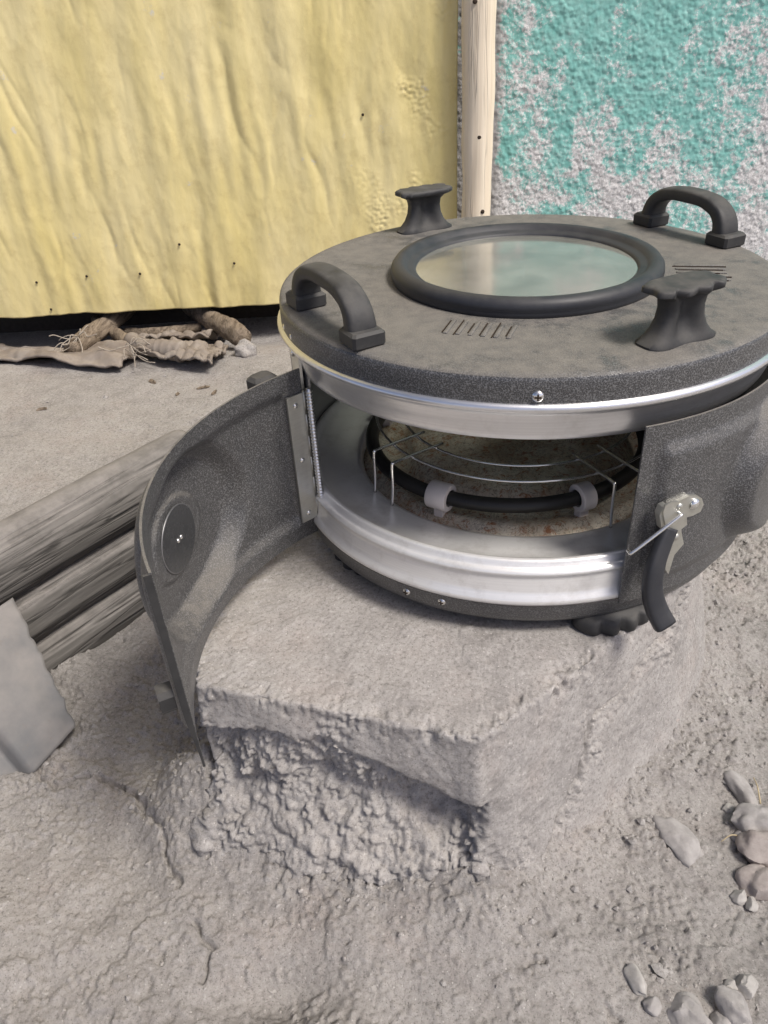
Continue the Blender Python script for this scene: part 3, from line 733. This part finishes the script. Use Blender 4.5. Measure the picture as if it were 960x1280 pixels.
# ---- scalloped feet: on the lid (standing up) and below the base
def paw(name, a, r, z0, z1, par, sc=1.0):
    n, t, zz = frame(a); c = n * r
    k = 96; ph = np.linspace(0, 2 * np.pi, k, endpoint=False)
    def outline(lx, ly, scal, pinch):
        ca, sa = np.cos(ph), np.sin(ph); e = .6
        x = lx * np.sign(ca) * np.abs(ca) ** e; y = ly * np.sign(sa) * np.abs(sa) ** e
        y = y * (1 - pinch * np.exp(-(x / (.45 * lx)) ** 2))
        f = 1 + scal * (np.abs(np.sin(x / lx * math.pi * 1.9 + .3)) - .7) * (sa < .2) * np.abs(sa)
        return x * (1 + .25 * scal * np.abs(np.sin(ph * 4))), y * f
    secs = []
    H = z1 - z0; s = 1 if H > 0 else -1
    for f, lx, ly, scal, pinch in ((0, .0350, .0165, 0, .25), (.05, .0350, .0165, 0, .28), (.12, .0300, .0145, 0, .45), (.25, .0245, .0125, 0, .70), (.42, .0208, .0112, 0, .80), (.60, .0196, .0108, 0, .80), (.74, .0205, .0112, .05, .66), (.82, .0245, .0130, .2, .2), (.86, .0300, .0160, .36, .0), (.89, .0322, .0178, .40, 0), (.96, .0322, .0178, .40, 0), (.99, .0308, .0164, .38, 0), (1.0, .028, .014, .3, 0)):
        x, y = outline(lx * sc, ly * sc, scal, pinch)
        secs.append([c + t * X + n * (-Y if s > 0 else -Y) + zz * (z0 + H * f) for X, Y in zip(x, y)])
    m = MB(); m.grid(np.array(secs), wrapv=True); m.F.append(tuple(range(k))[::-1]); m.F.append(tuple(range(12 * k, 13 * k)))
    o = m.build(name, M['black'], par); sharp(o, 55); return o
paw('lid_foot', -66, .179, Lz - .001, Lz + .0395, lid, .84); paw('lid_foot', 114, .179, Lz - .001, Lz + .0395, lid, .84)
def pad(a, r=.196):
    n, t, zz = frame(a); m = MB(); c = n * r
    k = 120; ph = np.linspace(0, 2 * np.pi, k, endpoint=False); secs = []
    for f, g in ((-.0012, .90), (.0015, .99), (.006, 1.0), (.0105, .97), (.0145, .88)):
        x = .034 * np.sign(np.cos(ph)) * np.abs(np.cos(ph)) ** .8; y = .019 * np.sin(ph)
        f2 = 1 + .30 * (np.abs(np.sin(x / .034 * math.pi * 2.0)) - .6) * (np.sin(ph) > 0) * np.abs(np.sin(ph)) ** .5
        secs.append([c + t * X * g + n * Y * g + zz * f for X, Y in zip(x, y * f2)])
    m.grid(np.array(secs), wrapv=True); m.F.append(tuple(range(k))[::-1]); m.F.append(tuple(range(4 * k, 5 * k)))
    m.build('foot', M['black'], oven)
for a_, r_ in ((-76, .196), (-151, .180), (104, .19), (34, .19)): pad(a_, r_)
# ---- toggle latch on closed door
RL = RR + .0090
def latchpart(nm, m, mat, sm=False): return m.build(nm, mat, doorR, smooth=sm)
latchpart('toggle_latch', plate([(-74.3, .1234), (-74.1, .1292), (-73.0, .1307), (-71.7, .1300), (-70.3, .1264), (-69.3, .1205), (-68.4, .1062), (-70.9, .1002), (-73.0, .1082)], RL + .0042, RL + .0058), M['zinc'])
latchpart('latch_plate', plate([(-71.6, .1225), (-67.5, .1259), (-65.7, .1243), (-64.0, .1193), (-63.1, .1126), (-63.6, .1069), (-65.5, .1061), (-67.1, .1068), (-67.8, .0985), (-67.6, .0946), (-66.3, .0819), (-68.2, .0741), (-68.7, .0564), (-69.8, .0625), (-69.8, .0792), (-71.2, .0998)], RL - .0045, RL - .0008), M['zinc'])
latchpart('latch_cheek', plate([(-74.6, .1200), (-74.2, .1262), (-73.2, .1270), (-72.4, .1080), (-73.6, .1070)], RL - .002, RL + .0042), M['zinc'])
latchpart('latch_rivet', dome(cyl(-65.8, RL - .001, .1170), frame(-65.8)[0], .0048, .0034, 20, 6), M['chrome'], True)
latchpart('latch_rivet', dome(cyl(-71.0, RL + .0057, .1250), frame(-71.0)[0], .0026, .0014), M['zinc'], True)
latchpart('latch_rivet', dome(cyl(-68.9, RL - .001, .0920), frame(-68.9)[0], .0034, .0024), M['zinc'], True)
latchpart('bail_wire', tube(spline([cyl(-70.9, RL + .003, .1190), cyl(-70.9, RL + .0076, .1190), cyl(-71.8, RL + .0088, .1178), cyl(-79.3, RL + .0090, .0975), cyl(-79.9, RL + .0075, .0955), cyl(-80.0, RL + .0040, .0953)], 8), .0014, 8), M['chrome'], True)
pts = spline([cyl(-71.6, RL + .0030, .1060), cyl(-73.4, RL + .0065, .0935), cyl(-74.9, RL + .0105, .0775), cyl(-75.0, RL + .0130, .0590), cyl(-74.0, RL + .0165, .0430), cyl(-72.7, RL + .0220, .0300)], 8)
latchpart('lever_grip', (tube(pts, np.linspace(.85, 1.15, len(pts)), 18, flat=(.0074, .0048), up=frame(-72)[0])), M['rubber'], True)
# ---- heating element, ceramic holders
def arc3(r, z, a0, a1, n=80, dx=0): return [cyl(a, r, z) + np.array((dx, 0, 0)) for a in np.linspace(a0, a1, n)]
tube(arc3(.129, .0745, -205, 100, 140, -.010), .0064, 14).build('heating_element', M['element'], oven)
def ceramic(a, L=.0095):
    c = cyl(a, .129, .0745) + np.array((-.010, 0, 0)); n, t, z = frame(a)
    m = MB(); V = []
    for (s, r) in ((-L, .0076), (-L, .0115), (-L * .9, .0122), (L * .9, .0122), (L, .0115), (L, .0076)):
        V.append([c + t * s + (n * math.cos(g) + z * math.sin(g)) * r for g in np.linspace(0, 2 * np.pi, 28, endpoint=False)])
    m.grid(np.array(V), wrapu=True, wrapv=True)
    o = sharp(m.build('ceramic_holder', M['ceramic'], oven), 40)
    return o
ceramic(-124.5); ceramic(-69.5, .0065); ceramic(40); ceramic(150)
for a_ in (-69.5, 150, 40, -124.5):
    n, t, z = frame(a_); c = cyl(a_, .129, .0) + np.array((-.010, 0, 0)); box(c + z * .0585, n, t, z, .0045, .0045, .0080).build('element_support', M['ceramic'], oven, smooth=False)

# ---- wire rack inside the oven
rack = empty('wire_rack', (0, 0, .06)); tag(rack, 'chrome wire rack with two rings standing inside the oven', 'rack')
def rk(name, m): m.V = [(v[0], v[1], v[2] - .06) for v in m.V]; return m.build(name, M['chrome'], rack)
def loop(r, z): P = arc3(r, z, 0, 360, 100)[:-1]; return P + P[:2]
rk('rack_ring', tube(loop(.1335, .1000), .0012, 8, cap=False)); rk('rack_ring', tube(loop(.1085, .1000), .0012, 8, cap=False))
for ac in (-147.5, -65.5, 32, 114):
    n, t, z = frame(ac)
    for s in (-1, 1):
        b0 = t * s * .0135
        P = [n * .100 + b0 + z * .1022, n * .128 + b0 + z * .1022, n * .151 + b0 * 1.02 + z * .1022, n * .1545 + b0 * 1.02 + z * .0995, n * .1545 + b0 * 1.02 + z * .080, n * .156 + b0 + z * .0606]
        rk('rack_leg', tube(spline(P, 6), .0014, 8))

# ------------------------------------------------------------------ logs
def log(zc, r, s0, s1, back, label, seed):
    n = int((s1 - s0) / .004); ss_ = np.linspace(s0, s1, n)
    c = L0 + LN * back
    P = np.c_[c[0] + LD[0] * ss_, c[1] + LD[1] * ss_, np.full(n, zc) + .003 * np.sin(ss_ * 7 + seed)]
    k = 120
    def fn(V):
        o = V.copy(); cc = P[:, None]
        d = V - cc; L = np.linalg.norm(d, axis=-1, keepdims=True); a = np.arctan2(d[..., 2], d @ np.array((LN[0], LN[1], 0)))
        S2 = np.broadcast_to(ss_[:, None], a.shape)
        ca, sa = np.cos(a), np.sin(a)
        g = .0016 * fbm(ca * 3 + seed, sa * 3, S2 * 3, 4, .6)
        wob = a + .12 * perlin(S2 * 6, seed, 1.0)
        crk = 0
        for q_ in range(9):
            a0 = random.Random(seed * 31 + q_).uniform(math.pi * .62, math.pi * 1.75); wd = .016 + .02 * random.Random(seed + q_).random()
            dd = (wob - a0 + math.pi) % (2 * math.pi) - math.pi
            crk = crk - .0042 * ss(wd, wd * .15, np.abs(dd)) * ss(-.25, .2, perlin(S2 * 5 + q_ * 3.1, seed + q_, 2.0))
        g = g + crk + .0011 * fbm(np.cos(wob) * 26 + seed, np.sin(wob) * 26, S2 * 5, 3, .6) + .004 * perlin(S2 * 4, ca, sa + seed)
        return cc + d * (1 + g[..., None] / L)
    rr = r * (1 + .03 * np.sin(ss_ * 5 + seed))
    m = tube(P, rr, k, fn=fn, up=(0, 0, 1))
    # local frame with z along the log so the grain follows it
    ax = np.array((LD[0], LD[1], 0)); up = np.array((0, 0, 1.)); sd_ = np.cross(up, ax)
    Rm = Matrix(((sd_[0], up[0], ax[0]), (sd_[1], up[1], ax[1]), (sd_[2], up[2], ax[2])))
    org = P[0]; V = (np.array(m.V) - org) @ np.array(Rm)
    o = mk('log', V, m.F, M['log']); o.matrix_world = Matrix.Translation(org) @ Rm.to_4x4()
    tag(o, label, 'log', 'logs holding back the terrace')
log(-.0385, .0375, -.45, .262, .034, 'weathered log on top of the stack edging the dirt terrace', 1)
log(-.1040, .0335, -.40, .25, .029, 'weathered log in the middle of the stack edging the dirt terrace', 2)
log(-.1600, .0300, -.42, .245, .024, 'weathered log at the bottom of the stack edging the dirt terrace', 3)

# ------------------------------------------------------------------ metal sheet leaning on the logs
def metal_sheet():
    n, m_ = 60, 44
    # corners: top right, bottom right, bottom left, top left
    tr = np.array((-.508, -.055, -.050)); br = np.array((-.452, -.130, -.1580)); bl = np.array((-.530, -.235, -.192)); tl = np.array((-.628, -.215, -.058))
    u = np.linspace(0, 1, n)[:, None, None]; v = np.linspace(0, 1, m_)[None, :, None]
    V = (1 - v) * ((1 - u) * tr + u * tl) + v * ((1 - u) * br + u * bl)
    nr = np.cross(br - tr, tl - tr); nr /= np.linalg.norm(nr); nr = nr if nr[2] > 0 else -nr
    U, Vv = np.meshgrid(u.ravel(), v.ravel(), indexing='ij')
    h = .003 * fbm(U * 3, Vv * 3, 2.0, 3) - .016 * ss(.40, .46, U) - .012 * ss(.0, .04, .04 - U * 0 - (U < .02) * 0)*0
    e = .004 * fbm(Vv * 12, U * 0, 1.0, 3) * (U < .02)
    V = V + nr * h[..., None] + ((tl - tr) / np.linalg.norm(tl - tr)) * e[..., None]
    o = mkgrid('metal_sheet', V, M['sheet']); md = o.modifiers.new('thickness', 'SOLIDIFY'); md.thickness = .0018; md.offset = -1
    tag(o, 'bent dusty grey metal sheet leaning against the ends of the logs', 'metal sheet')
metal_sheet()

# ------------------------------------------------------------------ stones
def gz(x, y): return float(ground_z(np.array([[x]]), np.array([[y]]))[0, 0])
_ico = None
def rock(name, x, y, L, W, H, rot, mat, label, ang=0.0, sink=.3, tilt=0.0, seed=0):
    n, k = 22, 32
    th = np.linspace(0.02, math.pi - .02, n); ph = np.linspace(0, 2 * math.pi, k, endpoint=False)
    T_, P_ = np.meshgrid(th, ph, indexing='ij')
    d = np.stack([np.sin(T_) * np.cos(P_), np.sin(T_) * np.sin(P_), np.cos(T_)], -1)
    r = 1 + .34 * perlin(d[..., 0] * 1.3 + seed * 3.7, d[..., 1] * 1.3, d[..., 2] * 1.3 + seed) + .09 * fbm(d[..., 0] * 3.5 + seed, d[..., 1] * 3.5, d[..., 2] * 3.5, 3)
    if True:
        rg = np.random.default_rng(seed + 5)
        for _ in range(9):
            nn = rg.normal(size=3); nn /= np.linalg.norm(nn); lim = rg.uniform(.62, .85) if ang else rg.uniform(.78, .98); dt = d @ nn
            r = np.where(dt > .05, np.minimum(r, lim / np.maximum(dt, .05)), r)
    V = d * r[..., None] * np.array((L / 2, W / 2, H / 2))
    ct, st = math.cos(tilt), math.sin(tilt); V = np.stack([V[..., 0] * ct - V[..., 2] * st, V[..., 1], V[..., 0] * st + V[..., 2] * ct], -1)
    c, s = math.cos(rot), math.sin(rot); V = np.stack([V[..., 0] * c - V[..., 1] * s, V[..., 0] * s + V[..., 1] * c, V[..., 2]], -1)
    m = MB(); m.grid(V, wrapv=True); m.F.append(tuple(range(k))[::-1]); m.F.append(tuple(range((n - 1) * k, n * k)))
    o = m.build(name, mat); o.location = (x, y, gz(x, y) + H * (.5 - sink - .14)); 
    sharp(o, 28 if ang else 40)
    tag(o, label, 'stone', 'stones on the dirt right of the plinth'); return o
G_, P_, K_ = M['stone_grey'], M['stone_pale'], M['stone_pink']
rock('stone', .098, -.283, .050, .029, .020, 1.95, G_, 'smooth oval grey stone lying alone right of the plinth', seed=1, sink=.35)
rock('stone', .172, -.241, .044, .018, .018, 1.85, G_, 'long narrow stone pointing away from a row of round stones', seed=2, tilt=.15)
rock('stone', .170, -.270, .044, .030, .026, .15, G_, 'rounded grey stone at the head of a row of three', seed=3, sink=.25)
rock('stone', .163, -.296, .040, .032, .026, -.3, K_, 'pinkish rounded stone in the middle of a row of three', seed=4, sink=.25)
rock('stone', .150, -.322, .036, .032, .024, .6, K_, 'pinkish rounded stone at the foot of a row of three', seed=5, sink=.25)
rock('stone', .1285, -.334, .014, .012, .011, .5, P_, 'small pale angular chip touching the row of three stones', 1, .2, seed=6)
rock('stone', .1365, -.339, .014, .012, .010, 1.2, P_, 'small pale flat chip beside the angular chip', 1, .2, seed=7)
rock('stone', .152, -.283, .013, .012, .010, .2, G_, 'small grey pebble tucked against the row of three stones', seed=8)
rock('stone', .154, -.253, .011, .008, .008, .4, P_, 'tiny pebble beside the long narrow stone', seed=9)
rock('stone', .029, -.392, .024, .013, .012, 1.9, P_, 'small pale stone lying away from the rubble cluster', seed=10)
rock('stone', .035, -.409, .014, .012, .010, .3, G_, 'small dull lump of stone before the wide flat stone', seed=11)
rock('stone', .057, -.416, .034, .026, .020, 2.3, G_, 'wide flat angular grey stone half sunk in the dirt', 1, .35, seed=12)
rock('stone', .089, -.414, .028, .022, .022, 1.8, G_, 'upright grey stone under the pale cube shaped stone', seed=13, sink=.25)
rock('stone', .103, -.402, .019, .017, .016, .5, P_, 'pale cube shaped broken stone in the rubble cluster', 1, .15, seed=14)
rock('stone', .0925, -.401, .011, .010, .010, .1, P_, 'little pale pebble next to the cube shaped stone', seed=15)
rock('stone', .077, -.425, .026, .020, .014, .9, G_, 'dusty stone between the upright stone and the flat stone', 1, .3, seed=16)
rock('stone', .123, -.176, .022, .013, .012, .1, K_, 'dirt covered lump below the latch side of the oven', seed=17)
# loose crumbs of earth: uncountable
def crumbs():
    pv = np.array([(0, 0, 1), (.9, 0, .2), (.28, .85, .2), (-.72, .53, .2), (-.72, -.53, .2), (.28, -.85, .2), (0, 0, -.6)]) 
    pf = [(0, i, i % 5 + 1) for i in range(1, 6)] + [(6, i % 5 + 1, i) for i in range(1, 6)]
    rg = np.random.default_rng(3); V = []; F = []
    n = 26000
    x = rg.uniform(-.62, .32, n); y = rg.uniform(-.47, .50, n)
    D = seg_dist(x, y, OUT, True)
    dl = (x - L0[0]) * LN[0] + (y - L0[1]) * LN[1]; ter = (dl > .06) & (x < -.25)
    dens = 1.1 * ss(.0, .35, fbm(x * 7 + 3, y * 7, .5, 5)) + .12 + .7 * ss(.07, .0, D) + 1.0 * np.exp(-(((x - .150) / .06) ** 2 + ((y + .165) / .075) ** 2))
    dens = np.where(ter, .05 + .25 * ss(.1, .4, fbm(x * 12, y * 12, 3.5, 3)), dens)
    keep = (rg.random(n) < dens * .75) & (ter | (dl < -.005)) & ~((x > -.27) & (x < .12) & (y > -.2)) & (ter | (y < .15))
    x, y = x[keep], y[keep]; z = ground_z(x[None], y[None])[0]; k = len(x)
    r = np.minimum(.0007 * (1 + rg.exponential(.8, k) * (1 + .5 * (x > .04))), np.where(x > .04, .0060, .0042)); a = rg.uniform(0, 6.28, k); c, s_ = np.cos(a)[:, None], np.sin(a)[:, None]
    Q = pv[None] * (1 + .28 * rg.normal(size=(k, 7, 3))) * np.array((1.1, .9, .75)) * r[:, None, None]
    V = np.stack([Q[..., 0] * c - Q[..., 1] * s_ + x[:, None], Q[..., 0] * s_ + Q[..., 1] * c + y[:, None], Q[..., 2] + (z + r * .15)[:, None]], -1).reshape(-1, 3)
    F = (np.array(pf)[None] + 7 * np.arange(k)[:, None, None]).reshape(-1, 3)
    o = mk('earth_crumbs', V, F, M['plaster'], smooth=False); tag(o, 'loose crumbs of dry earth scattered over the ground', 'crumbs', kind='stuff')
crumbs()
FL = ('brown bark flake between the crumpled sack and the open door', 'small brown bark flake closest to the open door', 'brown bark flake just before the frayed sack neck', 'lone brown bark flake on the bare terrace before the flat sack', 'tiniest brown bark chip on the dirt terrace')
for k_, (x_, y_, l_) in enumerate(((-.382, .372, .020), (-.362, .348, .014), (-.462, .402, .022), (-.600, .330, .016), (-.415, .352, .010))):
    o = rock('bark_flake', x_, y_, l_, l_ * .38, .006, .3 + k_, M['stick'], FL[k_], 1, .2, seed=40 + k_)
    o['category'] = 'bark'; o['group'] = 'bark flakes on the terrace'
# straws
for (a, b_, lab) in (((.150, -.283), (.133, -.287), 'dry straw lying flat beside the small grey pebble'), ((.182, -.252), (.187, -.226), 'dry straw standing beside the long narrow stone')):
    za, zb = gz(*a) + .003, gz(*b_) + .004
    P = spline([(a[0], a[1], za), ((a[0] + b_[0]) / 2, (a[1] + b_[1]) / 2 + .001, max(za, zb) + .0035), (b_[0], b_[1], zb)], 6)
    tag(tube(P, np.linspace(.0008, .0004, len(P)), 6).build('straw', M['straw']), lab, 'straw', 'straws on the dirt')
# power cable right of the oven
P = spline([(.196, .075, .030), (.222, .090, .010), (.262, .115, -.095), (.31, .13, gz(.31, .13) + .004), (.36, .165, gz(.36, .165) + .004), (.43, .19, gz(.43, .19) + .004), (.62, .25, gz(.62, .25) + .004)], 12)
tag(tube(P, .0042, 12).build('power_cable', M['cable']), 'black power cable leading from the oven across the dirt', 'cable')

# ------------------------------------------------------------------ rubbish under the yellow sheet
def stick(path, rad, lab, mat=None):
    P = spline(path, 10); rr = np.interp(np.linspace(0, 1, len(P)), np.linspace(0, 1, len(rad)), rad)
    def fn(V): return V + .0022 * np.stack([perlin(V[..., 0] * 60, V[..., 1] * 60, V[..., 2] * 60 + k) for k in range(3)], -1)
    m = tube(P, rr, 18, fn=fn); o = m.build('stick', mat or M['stick']); tag(o, lab, 'stick', 'sticks under the yellow sheet'); return o
tz = lambda x, y: gz(x, y)
stick([(-.570, .72, -.018), (-.585, .62, -.014), (-.600, .560, -.012), (-.612, .515, -.016)], [.015, .0155, .017, .0135], 'thick rounded stick end tied with frayed string under the sheet')
stick([(-.465, .72, -.020), (-.405, .620, -.016), (-.365, .560, -.012), (-.340, .520, -.014)], [.015, .016, .0175, .0165], 'thick cut stick end beside the dry mud lump')
stick([(-.62, .68, -.024), (-.565, .600, -.022), (-.525, .540, -.020), (-.505, .512, -.018)], [.009, .010, .012, .013], 'thin crooked root running into the sack neck')
stick([(-.56, .64, -.036), (-.50, .615, -.030), (-.43, .64, -.034)], [.008, .009, .008], 'thin stick lying along the dark gap')
def sackcloth(C4, amp, lab, seed, folds=0):
    n, m_ = 70, 40; C4 = [np.array(c) for c in C4]
    u = np.linspace(0, 1, n)[:, None]; v = np.linspace(0, 1, m_)[None, :]
    ju = u + 0 * v; jv = v + 0 * u
    edge = .05 * fbm(ju * 6 + seed, jv * 6, seed, 3)
    uu = ju + edge * (np.abs(jv - .5) * 2) ** 3; vv = jv + .10 * fbm(ju * 7, jv * 2 + seed, seed + 2.0, 4) * (np.abs(jv - .5) * 2) ** 2
    xy = ((1 - uu) * (1 - vv))[..., None] * C4[0] + (uu * (1 - vv))[..., None] * C4[1] + (uu * vv)[..., None] * C4[2] + ((1 - uu) * vv)[..., None] * C4[3]
    z = ground_z(xy[..., 0], xy[..., 1], False) + .006 + amp * np.clip(fbm(ju * 4 + seed, jv * 3, seed, 3) + .25, 0, 1) + .003 * fbm(ju * 14, jv * 9, seed, 3)
    if folds: z = z + .0022 * np.sin(ju * folds * 6.28) * ss(0, .3, jv) * ss(1, .5, jv) + amp * ss(.9, .2, jv) * .5
    V = np.concatenate([xy, z[..., None]], -1)
    o = mkgrid('sack', V, M['sack']); md = o.modifiers.new('thickness', 'SOLIDIFY'); md.thickness = .0035; md.offset = -1
    tag(o, lab, 'sack', 'old sacks under the yellow sheet')
sackcloth([(-.84, .545), (-.515, .435), (-.49, .545), (-.82, .65)], .020, 'torn flat jute sack lying under the rounded stick', 1)
sackcloth([(-.505, .485), (-.372, .410), (-.360, .500), (-.47, .590)], .018, 'crumpled jute sack piece with folded neck beside the mud lump', 2, 5)
sackcloth([(-.545, .580), (-.40, .555), (-.385, .640), (-.53, .665)], .024, 'bunched jute sack pushed back into the dark gap', 3, 3)
P = spline([(-.520, .535, -.010), (-.502, .505, -.010), (-.480, .490, -.008), (-.455, .480, -.008), (-.425, .468, -.010)], 14)
rr = .0125 + .0011 * np.maximum(0, np.sin(np.linspace(0, 60, len(P)))) * (np.linspace(0, 1, len(P)) > .45) + .004 * np.linspace(0, 1, len(P)) ** 3
tag(tube(P, rr, 18).build('sack_neck', M['sack']), 'twisted sack neck with gathered folds under the yellow sheet', 'sack')
o = rock('mud_lump', -.332, .490, .040, .034, .030, .4, M['plaster'], 'dry mud lump beside the cut stick end', seed=21, sink=.15); o['category'] = 'lump'; del o['group']
def strings():
    rg = random.Random(4); m = MB()
    for (cx, cy, k) in ((-.600, .525, 12), (-.505, .475, 14)):
        for _ in range(k):
            a = rg.uniform(0, 6.28); P = [(cx, cy, .004)]
            for i in range(3): P.append((P[-1][0] + .012 * math.cos(a) + rg.uniform(-.006, .006), P[-1][1] + .010 * math.sin(a) - .003, max(-.018, P[-1][2] + rg.uniform(-.012, .010))))
            t = tube(spline(P, 5), .0008, 5); m.add(t.V, t.F)
    o = m.build('string_fray', M['string']); tag(o, 'frayed pale string fibres tied round the rounded stick end', 'string', kind='stuff')
strings()
